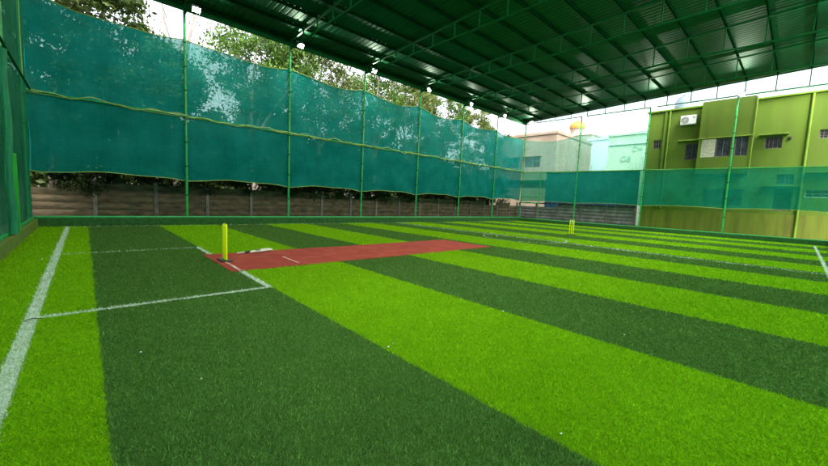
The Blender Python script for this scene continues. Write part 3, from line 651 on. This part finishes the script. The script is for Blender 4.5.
MB().box((39.9, 9.6, 7.85), (39.997, 14.1, 7.93)).build('ledge', M['lettering'], t, o)
def text(s, size, y, z, x, m, parent):
    cu = bpy.data.curves.new('lettering', 'FONT'); cu.body = s; cu.size = size; cu.extrude = .01
    tmp = bpy.data.objects.new('tmp', cu); COL.objects.link(tmp); bpy.context.view_layer.update()
    me = bpy.data.meshes.new_from_object(tmp.evaluated_get(bpy.context.evaluated_depsgraph_get())); bpy.data.objects.remove(tmp)
    me.materials.clear(); me.materials.append(m)
    ob = bpy.data.objects.new('lettering', me); COL.objects.link(ob); ob.parent = parent
    ob.location = (x - parent.location.x, y - parent.location.y, z - parent.location.z); ob.rotation_euler = (math.pi / 2, 0, -math.pi / 2)
text('D=', .7, 11.9, 7.15, 39.95, M['lettering'], t); text('G8    · F', .8, 12.9, 6.2, 39.95, M['lettering'], t)

# ---------------------------------------------------------------- trees
def tree(name, label, x, y, h, crown, ncl, nleaf, leaf, m, bark, seed, trunk_r=.18, group='trees beyond the plank wall', bare=False, clr=.55, zlo=.35):
    rr = random.Random(seed); rn = np.random.default_rng(seed); cx, cy, cz, rx, ry, rz = crown
    t = thing(name, label, 'tree', (x, y, -.06), group=group); w = MB(); tips = []
    base = Vector((x, y, -.06)); fork = Vector((x + rr.uniform(-.4, .4), y + rr.uniform(-.3, .3), h * zlo))
    w.tube([base, base.lerp(fork, .5) + Vector((rr.uniform(-.15, .15), 0, 0)), fork], [trunk_r * 1.25, trunk_r, trunk_r * .85], 9)
    nl = 6
    for i in range(nl):
        a = 2 * math.pi * i / nl + rr.uniform(-.5, .5); q = rr.uniform(.5, .9); 
        tip = Vector((cx + rx * q * math.cos(a), cy + ry * q * math.sin(a), cz + rz * rr.uniform(-.1, .85)))
        mid = fork.lerp(tip, .5) + Vector((rr.uniform(-.4, .4), rr.uniform(-.4, .4), rr.uniform(.1, .7)))
        w.tube([fork, fork.lerp(mid, .5) + Vector((0, 0, .15)), mid, mid.lerp(tip, .5) + Vector((rr.uniform(-.2, .2),) * 3), tip], [trunk_r * .6, trunk_r * .48, trunk_r * .36, trunk_r * .25, trunk_r * .08], 7)
        for k in range(5):
            u = rr.uniform(.3, .95); s = mid.lerp(tip, u) if u > .5 else fork.lerp(mid, u * 2)
            e = s + Vector((rr.uniform(-1, 1) * rx * .45, rr.uniform(-1, 1) * ry * .45, rr.uniform(-.1, .7) * rz * .5))
            w.tube([s, s.lerp(e, .5) + Vector((0, 0, rr.uniform(0, .25))), e], [trunk_r * .22, trunk_r * .13, trunk_r * .04], 5); tips.append(e)
            if bare:
                for _ in range(2): e2 = e + Vector((rr.uniform(-.6, .6), rr.uniform(-.6, .6), rr.uniform(0, .8))); w.tube([e, e2], [trunk_r * .05, trunk_r * .02], 4)
        tips.append(tip)
    w.build('trunk', M[bark], t, t.location)
    cen = [tuple(p) for p in tips]
    while len(cen) < ncl:
        d = rn.normal(size=3); d /= np.linalg.norm(d); q = rr.uniform(.35, 1.0) ** .6
        cen.append((cx + d[0] * rx * q, cy + d[1] * ry * q, cz + d[2] * rz * q))
    cen = np.array(cen); per_ = nleaf // len(cen)
    sc = rn.uniform(.5, 1.35, len(cen)) * clr
    C = np.repeat(cen, per_, 0) + rn.normal(size=(len(cen) * per_, 3)) * np.repeat(sc, per_)[:, None] * [.6, .6, .38]
    n = len(C); A = rn.normal(size=(n, 3)); A /= np.linalg.norm(A, axis=1)[:, None]; Bv = np.cross(A, rn.normal(size=(n, 3))); Bv /= np.linalg.norm(Bv, axis=1)[:, None]
    L_ = leaf * rn.uniform(.6, 1.4, n)[:, None]; A = A * L_; Bv = Bv * L_ * .42
    V = np.empty((n, 4, 3), np.float32); V[:, 0] = C - A; V[:, 1] = C + Bv; V[:, 2] = C + A; V[:, 3] = C - Bv; V -= np.array(t.location)
    me = bpy.data.meshes.new('crown'); me.vertices.add(n * 4); me.vertices.foreach_set('co', V.ravel()); me.loops.add(n * 4); me.loops.foreach_set('vertex_index', np.arange(n * 4, dtype=np.int32))
    me.polygons.add(n); me.polygons.foreach_set('loop_start', np.arange(0, n * 4, 4, dtype=np.int32)); me.update(calc_edges=True); me.materials.append(M[m])
    ob = bpy.data.objects.new('crown', me); COL.objects.link(ob); ob.parent = t
    return t
tree('broadleaf_tree', 'dense dark tree filling the top left corner above the net', -1.0, 22, 12, (-1.7, 22, 8.0, 4.2, 3, 3.9), 170, 34000, .12, 'leaf_a', 'bark', 11, .22)
tree('broadleaf_tree', 'bright green leafy tree low above the net right of the corner tree', 2.6, 21.5, 9, (2.5, 21.5, 6.5, 2.2, 1.8, 2.0), 80, 13000, .11, 'leaf_b', 'bark', 12, .14)
tree('bare_tree', 'slender nearly bare tree against the white sky by the first long side post', 4.0, 25, 15, (4.2, 25, 12.0, 2.0, 1.8, 3.6), 34, 260, .08, 'leaf_c', 'barkpale', 13, .12, bare=True)
tree('broadleaf_tree', 'open tree with pale forked branches between the first and second posts', 7.7, 22.5, 12, (8.4, 22.5, 8.4, 3.2, 2.4, 3.0), 95, 13500, .11, 'leaf_b', 'barkpale', 14, .20, clr=.7)
tree('broadleaf_tree', 'olive tree behind the second post from the left corner', 11.8, 23.5, 13, (12.0, 23.5, 9.0, 3.0, 2.4, 4.2), 100, 15500, .11, 'leaf_c', 'bark', 15, .18, clr=.7)
tree('broadleaf_tree', 'yellow green tree behind the third post from the left corner', 17.2, 23.5, 12, (17.0, 23.5, 9.0, 2.6, 2.2, 4.0), 84, 11500, .11, 'leaf_b', 'bark', 16, .17, clr=.68)
tree('broadleaf_tree', 'airy olive tree between the third and fourth posts', 21.3, 24, 12, (21.3, 24, 8.6, 2.7, 2.2, 4.0), 90, 11500, .11, 'leaf_c', 'barkpale', 17, .16, clr=.66)
tree('broadleaf_tree', 'thin crowned tree behind the fourth post from the left corner', 26.2, 24.5, 12, (26.0, 24.5, 8.6, 2.9, 2.2, 4.0), 84, 10000, .11, 'leaf_b', 'bark', 18, .16, clr=.45)
tree('broadleaf_tree', 'thin olive tree behind the fifth post from the left corner', 31.0, 25, 11, (31.0, 25, 8.4, 2.8, 2.2, 3.6), 80, 9500, .11, 'leaf_c', 'barkpale', 19, .16, clr=.45)
tree('broadleaf_tree', 'dark drooping tree at the right end of the row beside the cream building', 35.2, 25, 12, (34.6, 25, 8.2, 2.0, 1.6, 3.2), 40, 4200, .14, 'leaf_a', 'bark', 20, .16, clr=.45)
tree('broadleaf_tree', 'dark tree added to block light outside the left net, nearest the corner', -7.0, 15.5, 10, (-6.6, 15.5, 5.8, 3.2, 3.6, 4.8), 110, 15000, .15, 'leaf_a', 'bark', 31, .2, 'added light-blocking trees outside the left net')  # this tree and the next are added out of view to block light from the left
tree('broadleaf_tree', 'dark tree added to block light outside the left net, toward the camera', -7.5, 7.5, 10, (-7.0, 7.5, 5.8, 3.2, 4.2, 4.8), 110, 15000, .15, 'leaf_a', 'bark', 32, .2, 'added light-blocking trees outside the left net')
# far belt of trees behind, one mass
rn = np.random.default_rng(77); nb = 80000
bx = rn.uniform(-22, 46, nb); by = 30 + rn.normal(0, 1.1, nb); top = 7.6 + 1.2 * np.sin(bx * .7) + .8 * np.sin(bx * 1.9 + 1) - np.clip((bx - 26) * .22, 0, 4)
C = np.stack([bx, by, top * rn.random(nb) ** .75], 1); A = rn.normal(size=(nb, 3)); A /= np.linalg.norm(A, axis=1)[:, None]; Bv = np.cross(A, rn.normal(size=(nb, 3))); Bv /= np.linalg.norm(Bv, axis=1)[:, None]
A = A * .24; Bv = Bv * .12; V = np.empty((nb, 4, 3), np.float32); V[:, 0] = C - A; V[:, 1] = C + Bv; V[:, 2] = C + A; V[:, 3] = C - Bv
me = bpy.data.meshes.new('far_trees'); me.vertices.add(nb * 4); me.vertices.foreach_set('co', V.ravel()); me.loops.add(nb * 4); me.loops.foreach_set('vertex_index', np.arange(nb * 4, dtype=np.int32))
me.polygons.add(nb); me.polygons.foreach_set('loop_start', np.arange(0, nb * 4, 4, dtype=np.int32)); me.update(calc_edges=True); me.materials.append(M['leaf_a'])
ob = bpy.data.objects.new('far_trees', me); COL.objects.link(ob); ob['kind'] = 'stuff'; tag(ob, 'dense dark belt of far trees seen through the long side nets', 'trees')
# dark shrubs along the wall
sx = [-2.6, .6, 3.9, 7.0, 10.4, 13.8, 17.0, 20.4, 24.0, 27.4]
sl = ['in the left corner', 'left of the first post', 'right of the first post', 'at the second post', 'right of the second post', 'left of the fourth post', 'behind the fourth post', 'behind the fifth post', 'left of the sixth post', 'at the right end of the wall']
for i, x in enumerate(sx):
    tree('shrub', 'dark bushy shrub leaning over the plank wall ' + sl[i], x, 19.9, 3.4, (x, 19.0, 2.75 - .02 * i, 2.2, 1.1, 1.75 if i < 8 else 1.2), 80, 11000, .085, 'shrub', 'bark', 40 + i, .05, 'shrubs over the plank wall', clr=.32)

# ---------------------------------------------------------------- light, camera
W = bpy.data.worlds.new('World'); S.world = W; W.use_nodes = True; N = W.node_tree.nodes; L = W.node_tree.links
sky = N.new('ShaderNodeTexSky'); sky.sky_type = 'NISHITA'; sky.sun_disc = False
SE, SA = 52, 215                                        # overcast sun: behind the camera, to the left
sky.sun_elevation = R(SE); sky.sun_rotation = R(SA); sky.air_density = 1.0; sky.dust_density = 4.0; sky.ozone_density = 1.0
hs = N.new('ShaderNodeHueSaturation'); hs.inputs['Saturation'].default_value = .22; L.new(sky.outputs[0], hs.inputs['Color'])
# cloud cover: soft variation of the grey-white layer
tc = N.new('ShaderNodeTexCoord'); nz = N.new('ShaderNodeTexNoise'); nz.inputs['Scale'].default_value = 2.5; nz.inputs['Detail'].default_value = 5; L.new(tc.outputs['Generated'], nz.inputs['Vector'])
mr = N.new('ShaderNodeMapRange'); mr.inputs[3].default_value = .85; mr.inputs[4].default_value = 1.2; L.new(nz.outputs['Fac'], mr.inputs[0])
mu = N.new('ShaderNodeMixRGB'); mu.blend_type = 'MULTIPLY'; mu.inputs[0].default_value = 1; L.new(hs.outputs[0], mu.inputs[1]); L.new(mr.outputs[0], mu.inputs[2])
L.new(mu.outputs[0], N['Background'].inputs['Color']); N['Background'].inputs['Strength'].default_value = .15
sd = bpy.data.lights.new('sun', 'SUN'); sd.energy = .6; sd.angle = R(25); sd.color = (1, .97, .92)
so = bpy.data.objects.new('sun', sd); COL.objects.link(so)
az = R(SA); d = Vector((math.sin(az) * math.cos(R(SE)), math.cos(az) * math.cos(R(SE)), math.sin(R(SE))))
so.rotation_euler = d.to_track_quat('Z', 'Y').to_euler()
cam = bpy.data.cameras.new('camera'); cam.sensor_width = 36; cam.lens = 355.68 * 36 / 828; cam.clip_start = .05; cam.clip_end = 1500
co = bpy.data.objects.new('camera', cam); COL.objects.link(co); S.camera = co
a = Vector((84.3 - 414, 233 - 185.0, -355.68)).normalized(); b = Vector((800 - 414, 233 - 217.3, -355.68)).normalized()
a = (a - b * a.dot(b)).normalized(); z = b.cross(a)
RM = Matrix((b, a, z)); co.matrix_world = Matrix.Translation((0, 0, 1.42)) @ RM.to_4x4()
S.view_settings.view_transform = 'Standard'; S.view_settings.look = 'None'; S.view_settings.exposure = 2.2; S.view_settings.gamma = 1
S.render.engine = 'CYCLES'; S.cycles.max_bounces = 7; S.cycles.diffuse_bounces = 4; S.cycles.transparent_max_bounces = 14; S.cycles.use_denoising = True
S.cycles.sample_clamp_indirect = 6
